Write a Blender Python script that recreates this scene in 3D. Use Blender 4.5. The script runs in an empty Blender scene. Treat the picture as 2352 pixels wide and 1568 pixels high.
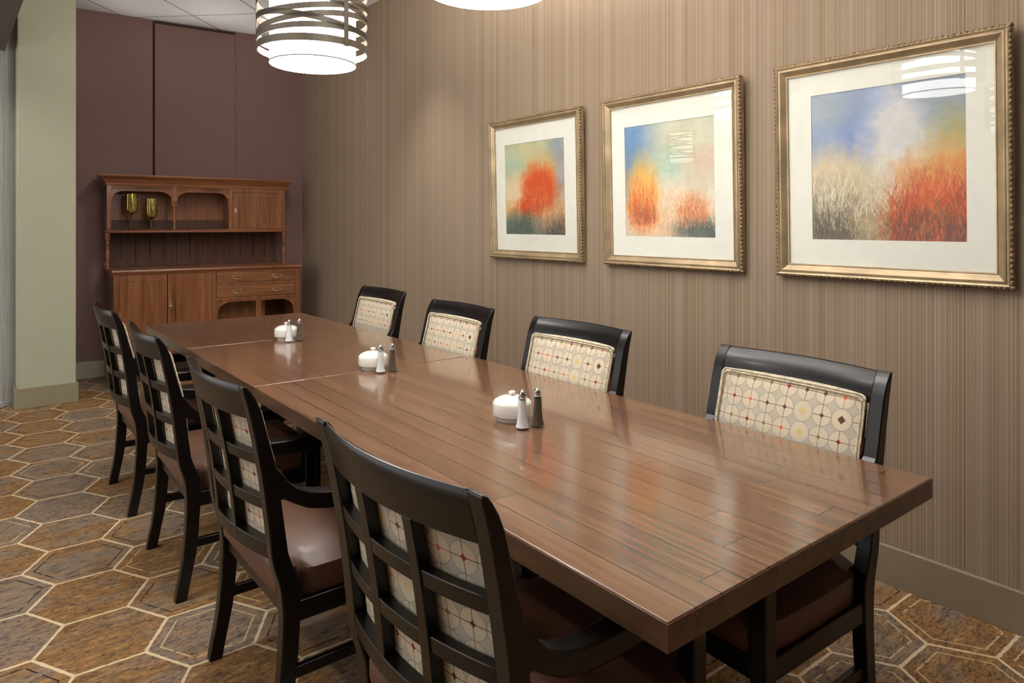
import bpy, bmesh, math, random
import numpy as np
from mathutils import Vector, Matrix
random.seed(7)
C = bpy.context.scene.collection
PI = math.pi
SC = bpy.context.scene

# ------------------------------------------------------------------ colour
def lin(c):
    c = c / 255.0
    return c / 12.92 if c <= 0.04045 else ((c + 0.055) / 1.055) ** 2.4
def rgb(r, g, b):
    return (lin(r), lin(g), lin(b), 1.0)

# ------------------------------------------------------------------ node helper
class NT:
    def __init__(self, name, rough=0.5, metal=0.0, spec=0.5, coat=0.0, coat_rough=0.1):
        m = bpy.data.materials.new(name); m.use_nodes = True
        self.m = m; self.t = m.node_tree; self.n = self.t.nodes; self.l = self.t.links
        self.b = self.n['Principled BSDF']
        self.set('Roughness', rough); self.set('Metallic', metal)
        self.set('Specular IOR Level', spec); self.set('Coat Weight', coat); self.set('Coat Roughness', coat_rough)
    def set(self, k, v):
        s = self.b.inputs[k]
        if hasattr(v, 'links'): self.l.new(v, s)
        else: s.default_value = v
    def put(self, s, v):
        if v is None: return
        if hasattr(v, 'links'): self.l.new(v, s)
        else: s.default_value = v
    def coord(self, kind='Object'):
        return self.n.new('ShaderNodeTexCoord').outputs[kind]
    def map(self, v, scale=(1, 1, 1), rot=(0, 0, 0), loc=(0, 0, 0)):
        n = self.n.new('ShaderNodeMapping'); self.l.new(v, n.inputs['Vector'])
        n.inputs['Scale'].default_value = scale; n.inputs['Rotation'].default_value = rot; n.inputs['Location'].default_value = loc
        return n.outputs[0]
    def sep(self, v):
        n = self.n.new('ShaderNodeSeparateXYZ'); self.l.new(v, n.inputs[0]); return n.outputs
    def comb(self, x=0.0, y=0.0, z=0.0):
        n = self.n.new('ShaderNodeCombineXYZ')
        for i, v in enumerate((x, y, z)): self.put(n.inputs[i], v)
        return n.outputs[0]
    def math(self, op, a, b=None, c=None, clamp=False):
        n = self.n.new('ShaderNodeMath'); n.operation = op; n.use_clamp = clamp
        for i, v in enumerate((a, b, c)):
            if v is not None: self.put(n.inputs[i], v)
        return n.outputs[0]
    def noise(self, v, scale=5, detail=2, rough=0.5, dim='3D', w=None, dist=0.0):
        n = self.n.new('ShaderNodeTexNoise'); n.noise_dimensions = dim
        if dim == '1D': self.put(n.inputs['W'], w)
        else: self.l.new(v, n.inputs['Vector'])
        n.inputs['Scale'].default_value = scale; n.inputs['Detail'].default_value = detail
        n.inputs['Roughness'].default_value = rough; n.inputs['Distortion'].default_value = dist
        return n.outputs['Fac']
    def white(self, v=None, w=None):
        n = self.n.new('ShaderNodeTexWhiteNoise')
        if v is None: n.noise_dimensions = '1D'; self.put(n.inputs['W'], w)
        else: n.noise_dimensions = '3D'; self.l.new(v, n.inputs['Vector'])
        return n.outputs['Value']
    def ramp(self, f, stops, mode='LINEAR'):
        n = self.n.new('ShaderNodeValToRGB'); self.l.new(f, n.inputs[0]); cr = n.color_ramp; cr.interpolation = mode
        while len(cr.elements) < len(stops): cr.elements.new(0.5)
        for e, (p, c) in zip(cr.elements, stops): e.position = p; e.color = c
        return n.outputs[0]
    def range(self, f, a, b, c=0.0, d=1.0):
        n = self.n.new('ShaderNodeMapRange'); self.l.new(f, n.inputs[0])
        for i, v in enumerate((a, b, c, d)): n.inputs[i + 1].default_value = v
        return n.outputs[0]
    def mix(self, f, a, b, mode='MIX'):
        n = self.n.new('ShaderNodeMix'); n.data_type = 'RGBA'; n.blend_type = mode
        self.put(n.inputs[0], f); self.put(n.inputs[6], a); self.put(n.inputs[7], b)
        return n.outputs[2]
    def bump(self, h, strength=0.3, dist=0.002):
        n = self.n.new('ShaderNodeBump'); self.l.new(h, n.inputs['Height'])
        n.inputs['Strength'].default_value = strength; n.inputs['Distance'].default_value = dist
        self.l.new(n.outputs[0], self.b.inputs['Normal'])
    def color(self, c): self.set('Base Color', c)

def plain(name, c, rough=0.5, metal=0.0, var=0.06, scale=20, coat=0.0, bump=0.0, bscale=200, spec=0.5):
    t = NT(name, rough, metal, spec=spec, coat=coat)
    f = t.noise(t.coord(), scale, 3)
    lo = tuple(x * (1 - var * 2) for x in c[:3]) + (1,); hi = tuple(min(1, x * (1 + var * 2)) for x in c[:3]) + (1,)
    t.color(t.ramp(f, [(0.3, lo), (0.7, hi)]))
    if bump: t.bump(t.noise(t.coord(), bscale, 2), bump, 0.001)
    return t.m

def wood(name, dark, mid, light, axis=0, rough=0.35, coat=0.3, sc=1.0):
    t = NT(name, rough, coat=coat, coat_rough=0.12)
    s = [26 * sc] * 3; s[axis] = 1.6 * sc
    f = t.noise(t.map(t.coord(), tuple(s)), 1.0, 6, 0.6, dist=0.6)
    s2 = [140 * sc] * 3; s2[axis] = 5 * sc
    g = t.noise(t.map(t.coord(), tuple(s2)), 1.0, 2, 0.5)
    c = t.ramp(f, [(0.28, dark), (0.5, mid), (0.72, light)])
    t.color(t.mix(t.range(g, 0.45, 0.7, 0.0, 0.35), c, dark))
    return t.m

# ------------------------------------------------------------------ mesh helper
class MB:
    def __init__(self): self.v = []; self.f = []
    def add(self, vs, fs):
        o = len(self.v); self.v += [tuple(p) for p in vs]; self.f += [tuple(i + o for i in q) for q in fs]; return self
    def box(self, x0, x1, y0, y1, z0, z1, T=None):
        vs = [Vector((x, y, z)) for x in (x0, x1) for y in (y0, y1) for z in (z0, z1)]
        if T is not None: vs = [T @ p for p in vs]
        return self.add(vs, [(0, 1, 3, 2), (4, 6, 7, 5), (0, 4, 5, 1), (2, 3, 7, 6), (0, 2, 6, 4), (1, 5, 7, 3)])
    def loft(self, rings, cap=True, closed=False):
        n = len(rings[0]); vs = [p for r in rings for p in r]; fs = []; m = len(rings)
        for i in range(m if closed else m - 1):
            a = i * n; b = ((i + 1) % m) * n
            for j in range(n):
                k = (j + 1) % n; fs.append((a + j, a + k, b + k, b + j))
        if cap and not closed: fs += [tuple(range(n))[::-1], tuple(range((m - 1) * n, m * n))]
        return self.add(vs, fs)
    def lathe(self, prof, n=32, c=(0, 0, 0)):
        rings = []
        for r, z in prof:
            r = max(r, 1e-4)
            rings.append([(c[0] + r * math.cos(2 * PI * i / n), c[1] + r * math.sin(2 * PI * i / n), c[2] + z) for i in range(n)])
        return self.loft(rings)
    def tube(self, path, r, n=8, closed=False):
        P = [Vector(p) for p in path]; rings = []; m = len(P)
        for i, p in enumerate(P):
            a = P[(i - 1) % m] if (closed or i > 0) else p; b = P[(i + 1) % m] if (closed or i < m - 1) else p
            t = (b - a).normalized()
            up = Vector((0, 0, 1)) if abs(t.z) < 0.9 else Vector((1, 0, 0))
            s = t.cross(up).normalized(); u = s.cross(t)
            rr = r[i] if isinstance(r, (list, tuple)) else r
            rings.append([p + s * (rr * math.cos(2 * PI * k / n)) + u * (rr * math.sin(2 * PI * k / n)) for k in range(n)])
        return self.loft(rings, closed=closed)
    def prism(self, pts, axis, a, b):
        """polygon pts (2D) extruded along axis between a and b"""
        def P(p, t):
            q = [0, 0, 0]; o = [i for i in range(3) if i != axis]
            q[o[0]], q[o[1]], q[axis] = p[0], p[1], t; return tuple(q)
        return self.loft([[P(p, a) for p in pts], [P(p, b) for p in pts]])
    def build(self, name, mat, parent=None, smooth=False, bevel=0.0, seg=2, angle=35, kind=None, loc=None, rotz=0.0):
        me = bpy.data.meshes.new(name)
        bm = bmesh.new()
        vs = [bm.verts.new(p) for p in self.v]
        for q in self.f:
            try: bm.faces.new([vs[i] for i in q])
            except ValueError: pass
        bmesh.ops.recalc_face_normals(bm, faces=bm.faces[:])
        bm.to_mesh(me); bm.free()
        if mat is not None:
            for x in (mat if isinstance(mat, (list, tuple)) else [mat]): me.materials.append(x)
        if smooth:
            me.polygons.foreach_set('use_smooth', [True] * len(me.polygons)); me.set_sharp_from_angle(angle=math.radians(angle))
        o = bpy.data.objects.new(name, me); C.objects.link(o)
        if parent is not None: o.parent = parent
        if kind: o['kind'] = kind
        if loc: o.location = loc
        if rotz: o.rotation_euler.z = rotz
        if bevel:
            b = o.modifiers.new('bevel', 'BEVEL'); b.width = bevel; b.segments = seg; b.limit_method = 'ANGLE'; b.angle_limit = math.radians(30)
            b.harden_normals = False
            if not smooth:
                me.polygons.foreach_set('use_smooth', [True] * len(me.polygons)); me.set_sharp_from_angle(angle=math.radians(25))
        return o

def thing(name, label, cat, loc=(0, 0, 0), rotz=0.0, group=None):
    o = bpy.data.objects.new(name, None); C.objects.link(o); o.empty_display_size = 0.1
    o.location = loc; o.rotation_euler.z = rotz
    o['label'] = label; o['category'] = cat
    if group: o['group'] = group
    return o
def tag(o, label, cat, group=None):
    o['label'] = label; o['category'] = cat
    if group: o['group'] = group
    return o
def part_label(o, s): o['label'] = s; return o
def copy_thing(root, loc, rotz, label):
    r = root.copy(); C.objects.link(r); r.location = loc; r.rotation_euler.z = rotz; r['label'] = label
    for ch in list(root.children):
        c = ch.copy(); C.objects.link(c); c.parent = r
        for g in list(ch.children):
            d = g.copy(); C.objects.link(d); d.parent = c
    return r
def interp(pts, z):
    """pts sorted by decreasing z: [(y,z)]"""
    for (y0, z0), (y1, z1) in zip(pts, pts[1:]):
        if z1 <= z <= z0:
            t = (z - z1) / (z0 - z1); return y1 + (y0 - y1) * t
    return pts[0][0] if z > pts[0][1] else pts[-1][0]
def smooth_interp(pts, z, w=0.025):
    return sum(interp(pts, z + w * k / 3.0) * g for k, g in zip(range(-3, 4), (1, 2, 3, 4, 3, 2, 1))) / 16.0

# ================================================================== materials
def carpet_mat():
    t = NT('carpet', 0.95, spec=0.1)
    S = 0.3418
    p = t.map(t.coord(), (1, 1, 1), (0, 0, 0))
    # hex lattice: rotate -1.9 deg about the origin vertex
    v = t.n.new('ShaderNodeVectorRotate'); v.rotation_type = 'Z_AXIS'; t.l.new(p, v.inputs['Vector'])
    v.inputs['Center'].default_value = (0.49, 4.734, 0); v.inputs['Angle'].default_value = math.radians(1.9)
    x, y, z = t.sep(v.outputs[0])
    wob = t.noise(t.coord(), 60, 2)
    wob = t.math('MULTIPLY', t.math('SUBTRACT', wob, 0.5), 0.02)
    a = t.math('ADD', t.math('DIVIDE', t.math('SUBTRACT', y, 4.734), S), t.math('ADD', wob, 200.0))
    b = t.math('ADD', t.math('DIVIDE', t.math('SUBTRACT', x, 0.49), S), 100 * math.sqrt(3))
    R3 = math.sqrt(3)
    ga = t.math('SUBTRACT', t.math('MODULO', t.math('ADD', a, 0.5), 1.0), 0.5)
    gb = t.math('SUBTRACT', t.math('MODULO', t.math('ADD', b, R3 / 2), R3), R3 / 2)
    ha = t.math('SUBTRACT', t.math('MODULO', a, 1.0), 0.5)
    hb = t.math('SUBTRACT', t.math('MODULO', b, R3), R3 / 2)
    dg = t.math('ADD', t.math('MULTIPLY', ga, ga), t.math('MULTIPLY', gb, gb))
    dh = t.math('ADD', t.math('MULTIPLY', ha, ha), t.math('MULTIPLY', hb, hb))
    sel = t.math('LESS_THAN', dg, dh); inv = t.math('SUBTRACT', 1.0, sel)
    qa = t.math('ADD', t.math('MULTIPLY', sel, ga), t.math('MULTIPLY', inv, ha))
    qb = t.math('ADD', t.math('MULTIPLY', sel, gb), t.math('MULTIPLY', inv, hb))
    ia = t.math('ROUND', t.math('MULTIPLY', t.math('SUBTRACT', a, qa), 2.0)); ib = t.math('ROUND', t.math('MULTIPLY', t.math('SUBTRACT', b, qb), 2.0 / R3 ))
    idv = t.comb(ia, ib, 3.3)
    r1 = t.white(idv); r2 = t.white(t.comb(ia, ib, 9.7))
    A = t.math('ABSOLUTE', qa); B = t.math('ABSOLUTE', qb)
    d = t.math('MAXIMUM', A, t.math('ADD', t.math('MULTIPLY', A, 0.5), t.math('MULTIPLY', B, R3 / 2)))
    brk = t.noise(t.coord(), 26, 3)
    line = t.math('GREATER_THAN', d, t.math('ADD', 0.484, t.math('MULTIPLY', t.math('SUBTRACT', brk, 0.5), 0.022)))
    inner = t.math('MULTIPLY', t.math('LESS_THAN', t.math('ABSOLUTE', t.math('SUBTRACT', d, 0.385)), 0.009), t.math('MULTIPLY', t.math('GREATER_THAN', r2, 0.72), t.math('GREATER_THAN', brk, 0.42)))
    dark_inner = t.math('MULTIPLY', t.math('LESS_THAN', t.math('ABSOLUTE', t.math('SUBTRACT', d, 0.40)), 0.008), t.math('MULTIPLY', t.math('LESS_THAN', r2, 0.35), t.math('GREATER_THAN', brk, 0.45)))
    # streaked abrash running along X
    st = t.noise(t.map(t.coord(), (13, 36, 1)), 1.0, 8, 0.80)
    big = t.noise(t.map(t.coord(), (4.2, 7.0, 1)), 1.0, 3)
    speck = t.noise(t.map(t.coord(), (50, 120, 1)), 1.0, 3, 0.6)
    sel2 = t.math('ADD', t.math('MULTIPLY', r1, 0.7), t.math('MULTIPLY', t.math('SUBTRACT', big, 0.5), 2.2))
    sel2 = t.range(sel2, 0.15, 0.55)
    gold = t.ramp(st, [(0.34, rgb(74, 56, 48)), (0.44, rgb(126, 98, 69)), (0.55, rgb(150, 112, 68)), (0.66, rgb(188, 154, 110))])
    grey = t.ramp(st, [(0.34, rgb(70, 57, 52)), (0.43, rgb(116, 101, 88)), (0.54, rgb(140, 123, 105)), (0.64, rgb(166, 124, 76))])
    c = t.mix(sel2, gold, grey)
    c = t.mix(t.math('MULTIPLY', t.math('GREATER_THAN', speck, 0.585), t.math('MULTIPLY', t.math('GREATER_THAN', r2, 0.35), 0.65)), c, rgb(60, 46, 46))
    c = t.mix(t.math('MULTIPLY', t.math('LESS_THAN', speck, 0.36), 0.45), c, rgb(182, 148, 100))
    c = t.mix(dark_inner, c, rgb(62, 48, 44))
    c = t.mix(t.math('MULTIPLY', inner, 0.8), c, rgb(205, 182, 140))
    c = t.mix(t.math('MULTIPLY', line, 0.75), c, rgb(230, 212, 176))
    t.color(c)
    t.bump(t.noise(t.coord(), 450, 2), 0.5, 0.004)
    return t.m

def wallpaper_mat():
    t = NT('striped_wallpaper', 0.72, spec=0.25)
    y = t.sep(t.coord())[1]
    a = t.noise(None, 210, 2, 0.7, '1D', y)
    b = t.noise(None, 480, 1, 0.5, '1D', t.math('ADD', y, 31.7))
    g = t.noise(None, 16, 2, 0.5, '1D', t.math('ADD', y, 3.1))
    c = t.ramp(a, [(0.28, rgb(98, 80, 60)), (0.42, rgb(142, 124, 101)), (0.54, rgb(160, 142, 119)), (0.66, rgb(150, 128, 97)), (0.76, rgb(182, 164, 136))])
    c = t.mix(t.range(b, 0.36, 0.58, 0.6, 0.0), c, rgb(92, 72, 54))
    c = t.mix(t.range(g, 0.3, 0.7, 0.0, 0.4), c, rgb(162, 144, 132))
    c = t.mix(t.math('MULTIPLY', t.math('GREATER_THAN', t.noise(None, 190, 0, 0.5, '1D', t.math('ADD', y, 77.0)), 0.73), 0.35), c, rgb(200, 182, 150))
    t.color(c)
    fz = t.noise(t.map(t.coord(), (1, 300, 40)), 1.0, 2)
    t.bump(t.math('ADD', t.math('MULTIPLY', a, 0.7), t.math('MULTIPLY', fz, 0.3)), 0.25, 0.001)
    return t.m

def fabric_mat():
    t = NT('starburst_fabric', 0.85, spec=0.2)
    P = 0.0595
    x, y, z = t.sep(t.coord())
    u = t.math('ADD', t.math('DIVIDE', x, P), 50.5); v = t.math('ADD', t.math('DIVIDE', z, P), 50.35)
    cu = t.math('FLOOR', u); cv = t.math('FLOOR', v)
    fu = t.math('ABSOLUTE', t.math('SUBTRACT', t.math('SUBTRACT', u, cu), 0.5)); fv = t.math('ABSOLUTE', t.math('SUBTRACT', t.math('SUBTRACT', v, cv), 0.5))
    r = t.math('SQRT', t.math('ADD', t.math('MULTIPLY', fu, fu), t.math('MULTIPLY', fv, fv)))
    w = t.white(t.comb(cu, cv, 1.7)); w2 = t.white(t.comb(cu, cv, 5.1))
    ast = t.math('ADD', t.math('POWER', fu, 0.40), t.math('POWER', fv, 0.40))
    weave = t.noise(t.coord(), 900, 1)
    base = t.ramp(t.noise(t.coord(), 30, 2), [(0.35, rgb(176, 168, 152)), (0.65, rgb(184, 176, 160))])
    cream = t.mix(w2, rgb(204, 193, 168), rgb(197, 186, 163))
    c = t.mix(t.math('LESS_THAN', r, 0.495), base, cream)
    c = t.mix(t.math('MULTIPLY', t.math('LESS_THAN', t.math('ABSOLUTE', t.math('SUBTRACT', r, 0.492)), 0.015), 0.7), c, rgb(140, 132, 122))
    star = t.ramp(w, [(0.0, rgb(132, 58, 48)), (0.2, rgb(196, 112, 88)), (0.42, rgb(130, 116, 82)), (0.6, rgb(96, 66, 56)), (0.84, rgb(208, 178, 124))], 'CONSTANT')
    pale = t.mix(0.78, star, rgb(232, 212, 186))
    isy = t.math('GREATER_THAN', w, 0.84); noty = t.math('SUBTRACT', 1.0, isy)
    c = t.mix(t.math('MULTIPLY', t.math('LESS_THAN', ast, 0.74), noty), c, pale)
    thin = t.math('MULTIPLY', t.math('LESS_THAN', t.math('MINIMUM', fu, fv), 0.013), noty)
    c = t.mix(t.math('MULTIPLY', thin, t.math('LESS_THAN', r, 0.5)), c, t.mix(0.5, star, rgb(70, 56, 44)))
    c = t.mix(t.math('MULTIPLY', t.math('LESS_THAN', ast, 0.64), noty), c, star)
    dia = t.math('LESS_THAN', t.math('ADD', fu, fv), 0.20)
    c = t.mix(t.math('MULTIPLY', dia, isy), c, star)
    t.color(c)
    t.bump(weave, 0.25, 0.0006)
    return t.m

def plank_mat():
    t = NT('plank_walnut', 0.24, coat=0.8, coat_rough=0.11)
    co = t.coord()
    x, y, z = t.sep(co)
    W = 0.0735
    rx = t.math('ADD', t.math('DIVIDE', x, W), 40.0)
    row = t.math('FLOOR', rx); fx = t.math('SUBTRACT', rx, row)
    Lr = 0.92
    sh = t.math('MULTIPLY', t.white(w=row), 7.0)
    ry = t.math('ADD', t.math('DIVIDE', y, Lr), t.math('ADD', sh, 40.0))
    col = t.math('FLOOR', ry); fy = t.math('SUBTRACT', ry, col)
    ex = t.math('MULTIPLY', t.math('MINIMUM', fx, t.math('SUBTRACT', 1.0, fx)), W)
    ey = t.math('MULTIPLY', t.math('MINIMUM', fy, t.math('SUBTRACT', 1.0, fy)), Lr)
    e = t.math('MINIMUM', ex, ey)
    pid = t.white(t.comb(row, col, 2.2)); pid2 = t.white(t.comb(row, col, 8.1))
    off = t.comb(t.math('MULTIPLY', pid, 13.0), t.math('MULTIPLY', pid2, 9.0), 0.0)
    va = t.n.new('ShaderNodeVectorMath'); va.operation = 'ADD'; t.l.new(co, va.inputs[0]); t.l.new(off, va.inputs[1])
    g = t.noise(t.map(va.outputs[0], (60, 2.2, 60)), 1.0, 3, 0.5, dist=0.3)
    bl = t.noise(t.map(va.outputs[0], (14, 2.4, 14)), 1.0, 2)
    c = t.ramp(g, [(0.3, rgb(94, 66, 49)), (0.5, rgb(113, 82, 62)), (0.7, rgb(128, 95, 72))])
    c = t.mix(t.range(pid, 0, 1, 0.0, 0.35), c, rgb(98, 64, 47))
    c = t.mix(t.range(bl, 0.4, 0.7, 0.0, 0.35), c, rgb(142, 103, 72))
    c = t.mix(t.range(e, 0.0010, 0.0021, 0.95, 0.0), c, rgb(36, 20, 14))
    t.color(c)
    t.bump(t.range(e, 0.0, 0.003), 0.22, 0.0014)
    return t.m

def ceiling_mat():
    t = NT('ceiling_tile', 0.9, spec=0.1)
    x, y, z = t.sep(t.coord())
    a = t.math('MULTIPLY', t.math('SUBTRACT', y, x), 0.7071); b = t.math('MULTIPLY', t.math('ADD', y, x), 0.7071)
    def edge(q, o):
        f = t.math('MODULO', t.math('ADD', t.math('DIVIDE', t.math('SUBTRACT', q, o), 0.66), 50.5), 1.0)
        return t.math('ABSOLUTE', t.math('SUBTRACT', f, 0.5))
    d = t.math('MINIMUM', edge(a, 2.92), edge(b, 6.14))
    tile = t.ramp(t.noise(t.coord(), 90, 2), [(0.3, rgb(230, 230, 233)), (0.7, rgb(240, 240, 243))])
    t.color(t.mix(t.math('LESS_THAN', d, 0.011), tile, rgb(150, 150, 152)))
    t.bump(t.range(d, 0.008, 0.02), 0.5, 0.004)
    return t.m

def glass_mat(name, tint=(1, 1, 1, 1), rough=0.0, fres=1.5):
    t = NT(name); n = t.n; n.remove(t.b)
    tr = n.new('ShaderNodeBsdfTransparent'); tr.inputs[0].default_value = tint
    gl = n.new('ShaderNodeBsdfGlossy'); gl.inputs['Roughness'].default_value = rough; gl.inputs[0].default_value = (1, 1, 1, 1)
    fr = n.new('ShaderNodeFresnel'); fr.inputs[0].default_value = fres
    ge = n.new('ShaderNodeNewGeometry'); k = t.math('MULTIPLY', fr.outputs[0], t.math('SUBTRACT', 1.0, ge.outputs['Backfacing']))
    mx = n.new('ShaderNodeMixShader'); t.l.new(k, mx.inputs[0]); t.l.new(tr.outputs[0], mx.inputs[1]); t.l.new(gl.outputs[0], mx.inputs[2])
    t.l.new(mx.outputs[0], n['Material Output'].inputs[0])
    return t.m

def emit_mat(name, col, s):
    t = NT(name, 0.8); t.color(rgb(240, 236, 228)); t.set('Emission Color', col)
    f = t.noise(t.coord(), 120, 2)
    t.set('Emission Strength', t.range(f, 0.2, 0.8, s * 0.96, s * 1.04)); return t.m

M = {}
M['carpet'] = carpet_mat(); M['wallpaper'] = wallpaper_mat(); M['fabric'] = fabric_mat(); M['plank'] = plank_mat(); M['ceiling'] = ceiling_mat()
M['purple'] = plain('plum_wall_covering', rgb(126, 99, 95), 0.75, var=0.03, scale=60, bump=0.12, bscale=260, spec=0.25)
M['purple_gap'] = plain('plum_gap_shade', rgb(70, 48, 44), 0.8)  # darkened plum: shade of the panel gaps put into the colour
M['column'] = plain('sage_column_vinyl', rgb(178, 181, 158), 0.7, var=0.006, scale=40, bump=0.12, bscale=380, spec=0.25)
M['base'] = plain('olive_grey_base', rgb(146, 140, 112), 0.5, var=0.01)
M['base_back'] = plain('pale_sage_base', rgb(160, 158, 136), 0.55, var=0.02)
M['beige'] = plain('beige_paint', rgb(190, 178, 158), 0.8, var=0.02)
M['dark_soffit'] = plain('grey_soffit_paint', rgb(104, 100, 96), 0.7, var=0.03)
def steel():
    t = NT('brushed_steel', 0.34, 0.35)
    f = t.noise(t.map(t.coord(), (90, 90, 1)), 1.0, 2)
    t.color(t.ramp(f, [(0.3, rgb(196, 196, 200)), (0.7, rgb(212, 212, 216))])); t.set('Roughness', t.range(f, 0.3, 0.7, 0.22, 0.36)); return t.m
M['steel'] = steel()
M['black_wood'] = plain('ebony_lacquer', rgb(14, 11, 10), 0.30, var=0.15, scale=30, coat=0.05, spec=0.4)
M['vinyl'] = plain('brown_vinyl', rgb(90, 60, 45), 0.45, var=0.05, scale=14, coat=0.1, bump=0.1, bscale=500)
M['piping'] = plain('fabric_welt', rgb(196, 184, 160), 0.85, var=0.18, scale=90)
M['table_edge'] = wood('walnut_edge_band', rgb(66, 44, 30), rgb(92, 64, 44), rgb(112, 80, 54), 1, 0.34, 0.3)
M['pedestal'] = plain('black_pedestal_iron', rgb(24, 22, 22), 0.5, var=0.1)
M['cab'] = wood('antique_mahogany', rgb(98, 58, 36), rgb(138, 88, 56), rgb(160, 108, 70), 2, 0.30, 0.4)
M['cab_h'] = wood('antique_mahogany_long', rgb(100, 60, 38), rgb(140, 90, 58), rgb(162, 110, 72), 0, 0.30, 0.4)
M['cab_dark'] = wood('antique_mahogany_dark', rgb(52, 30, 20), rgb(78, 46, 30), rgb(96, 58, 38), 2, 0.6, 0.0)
M['brass'] = plain('aged_brass', rgb(190, 168, 128), 0.35, 1.0, var=0.1)
M['bone'] = plain('bone_inlay', rgb(216, 208, 190), 0.5)
M['frame'] = plain('champagne_gilt', rgb(170, 150, 118), 0.38, 0.45, var=0.10, scale=12)
M['frame_orn'] = plain('antiqued_gilt', rgb(132, 110, 78), 0.5, 0.4, var=0.35, scale=140)
M['mat'] = plain('white_mat_board', rgb(226, 227, 214), 0.9, var=0.01)
M['glass'] = glass_mat('picture_glass', fres=1.4)
M['ceramic'] = plain('white_ceramic', rgb(238, 236, 228), 0.12, var=0.01, coat=0.5)
M['salt'] = plain('salt_grains', rgb(246, 246, 247), 0.9, var=0.04, scale=300)
M['pepper'] = plain('pepper_grains', rgb(98, 84, 68), 0.95, var=0.35, scale=500)
M['chrome'] = plain('chrome', rgb(190, 190, 190), 0.14, 1.0, var=0.04)
M['shaker_glass'] = glass_mat('shaker_glass', (0.96, 0.97, 0.97, 1), 0.0, 1.45)
M['bronze'] = plain('bronze_strap', rgb(96, 88, 76), 0.45, 0.25, var=0.08)
M['shade'] = emit_mat('lit_linen_shade', (1.0, 0.97, 0.92, 1), 19.0)
M['diffuser'] = emit_mat('lit_diffuser', (1.0, 0.975, 0.93, 1), 14.0)
M['shade_dim'] = emit_mat('dim_linen_shade', (1.0, 0.96, 0.9, 1), 6.0)
M['shade_trim'] = plain('shade_rim', rgb(150, 146, 138), 0.6)
def goldglass():
    t = NT('gold_mercury_glass', 0.14, 0.85)
    f = t.noise(t.coord(), 70, 3)
    t.color(t.ramp(f, [(0.3, rgb(150, 132, 66)), (0.55, rgb(198, 180, 104)), (0.75, rgb(238, 226, 168))])); t.bump(t.noise(t.coord(), 60, 2), 0.3, 0.002); return t.m
M['goldglass'] = goldglass()
M['goldstem'] = plain('dark_silver_stem', rgb(130, 112, 96), 0.2, 0.8, var=0.12)
M['white_card'] = plain('white_enamel', rgb(226, 224, 220), 0.5)

# ================================================================== camera
cam = bpy.data.cameras.new('camera'); camo = bpy.data.objects.new('camera', cam); C.objects.link(camo)
cam.sensor_width = 36.0; cam.lens = 1592.0 / 2352 * 36; cam.shift_y = (513 - 784) / 2352.0; cam.clip_start = 0.05
camo.location = (0, 0, 1.4); camo.rotation_euler = (PI / 2, 0, -math.radians(39.47)); SC.camera = camo

# ================================================================== setting
ZC = 3.335
MB().add([(-3.6, -5, 0), (4, -5, 0), (4, 8.4, 0), (-3.6, 8.4, 0), (-3.6, -5, -.1), (4, -5, -.1), (4, 8.4, -.1), (-3.6, 8.4, -.1)],
         [(0, 1, 2, 3), (7, 6, 5, 4), (0, 4, 5, 1), (1, 5, 6, 2), (2, 6, 7, 3), (3, 7, 4, 0)]).build('floor', M['carpet'], kind='structure')
MB().box(-3.6, 4, -5, 8.4, ZC, ZC + .1).build('ceiling', M['ceiling'], kind='structure')
# right wall: passes (2.84, .73), direction (.02, 1)
WA = -math.atan(0.02); WL = (2.84, 0.73, 0)
MB().box(0, .12, -5.6, 6.6, 0, ZC).build('wall_right', M['wallpaper'], kind='structure', loc=WL, rotz=WA)
bb = MB(); bb.prism([(0, 0), (-.014, 0), (-.014, .146), (-.011, .150), (0, .1505)], 1, -5.6, 6.38)
bb.build('baseboard_right', plain('taupe_base', rgb(136, 122, 100), 0.5, var=0.01), kind='structure', loc=WL, rotz=WA, bevel=0.002)
# plum wall: from corner (2.97, 7.11) leftwards
PA = math.atan2(7.11 - 7.29, 2.97 - 0.90); PLOC = (2.98, 7.11, 0)
# local x negative = leftwards
wb = MB().box(-5.0, 0.1, .045, .2, 0, ZC).build('wall_back', M['purple_gap'], kind='structure', loc=PLOC, rotz=PA)
def ux(px_x): return (px_x - 2.98) / math.cos(PA)
MB().box(-5.0, ux(1.548), .012, .046, 0, ZC).build('panel', M['purple'], wb, bevel=.004)
MB().box(ux(1.566), ux(2.29), 0.0, .046, 0, ZC - .035).build('panel', M['purple'], wb, bevel=.004)
MB().box(ux(2.292), 0.1, .010, .046, 0, ZC).build('panel', M['purple'], wb, bevel=.003)
b2 = MB(); b2.prism([(.02, 0), (-.012, 0), (-.012, .142), (-.006, .15), (.02, .15)], 0, -5.0, -.02)
b2.build('baseboard_back', M['base_back'], kind='structure', loc=PLOC, rotz=PA, bevel=.002)
# column
col = MB().box(.443, .820, 6.395, 6.80, 0, ZC).build('column', M['column'], kind='structure', bevel=.006)
cb = MB()
for x0, x1, y0, y1 in ((.428, .834, 6.381, 6.396), (.428, .4435, 6.39, 6.81), (.8195, .834, 6.39, 6.81)): cb.box(x0, x1, y0, y1, 0, .152)
cb.build('baseboard', M['base'], col, bevel=.002)
# unseen wall behind the camera, put there to block ambient light
MB().box(-3.6, 4, -2.6, -2.5, 0, ZC).build('wall_front_blocker', M['purple'], kind='structure')
MB().box(-3.7, -3.6, -2.6, 1.7, 0, ZC).build('wall_left_blocker', M['beige'], kind='structure')  # unseen wall stub, added to keep side light off the near end
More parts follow.
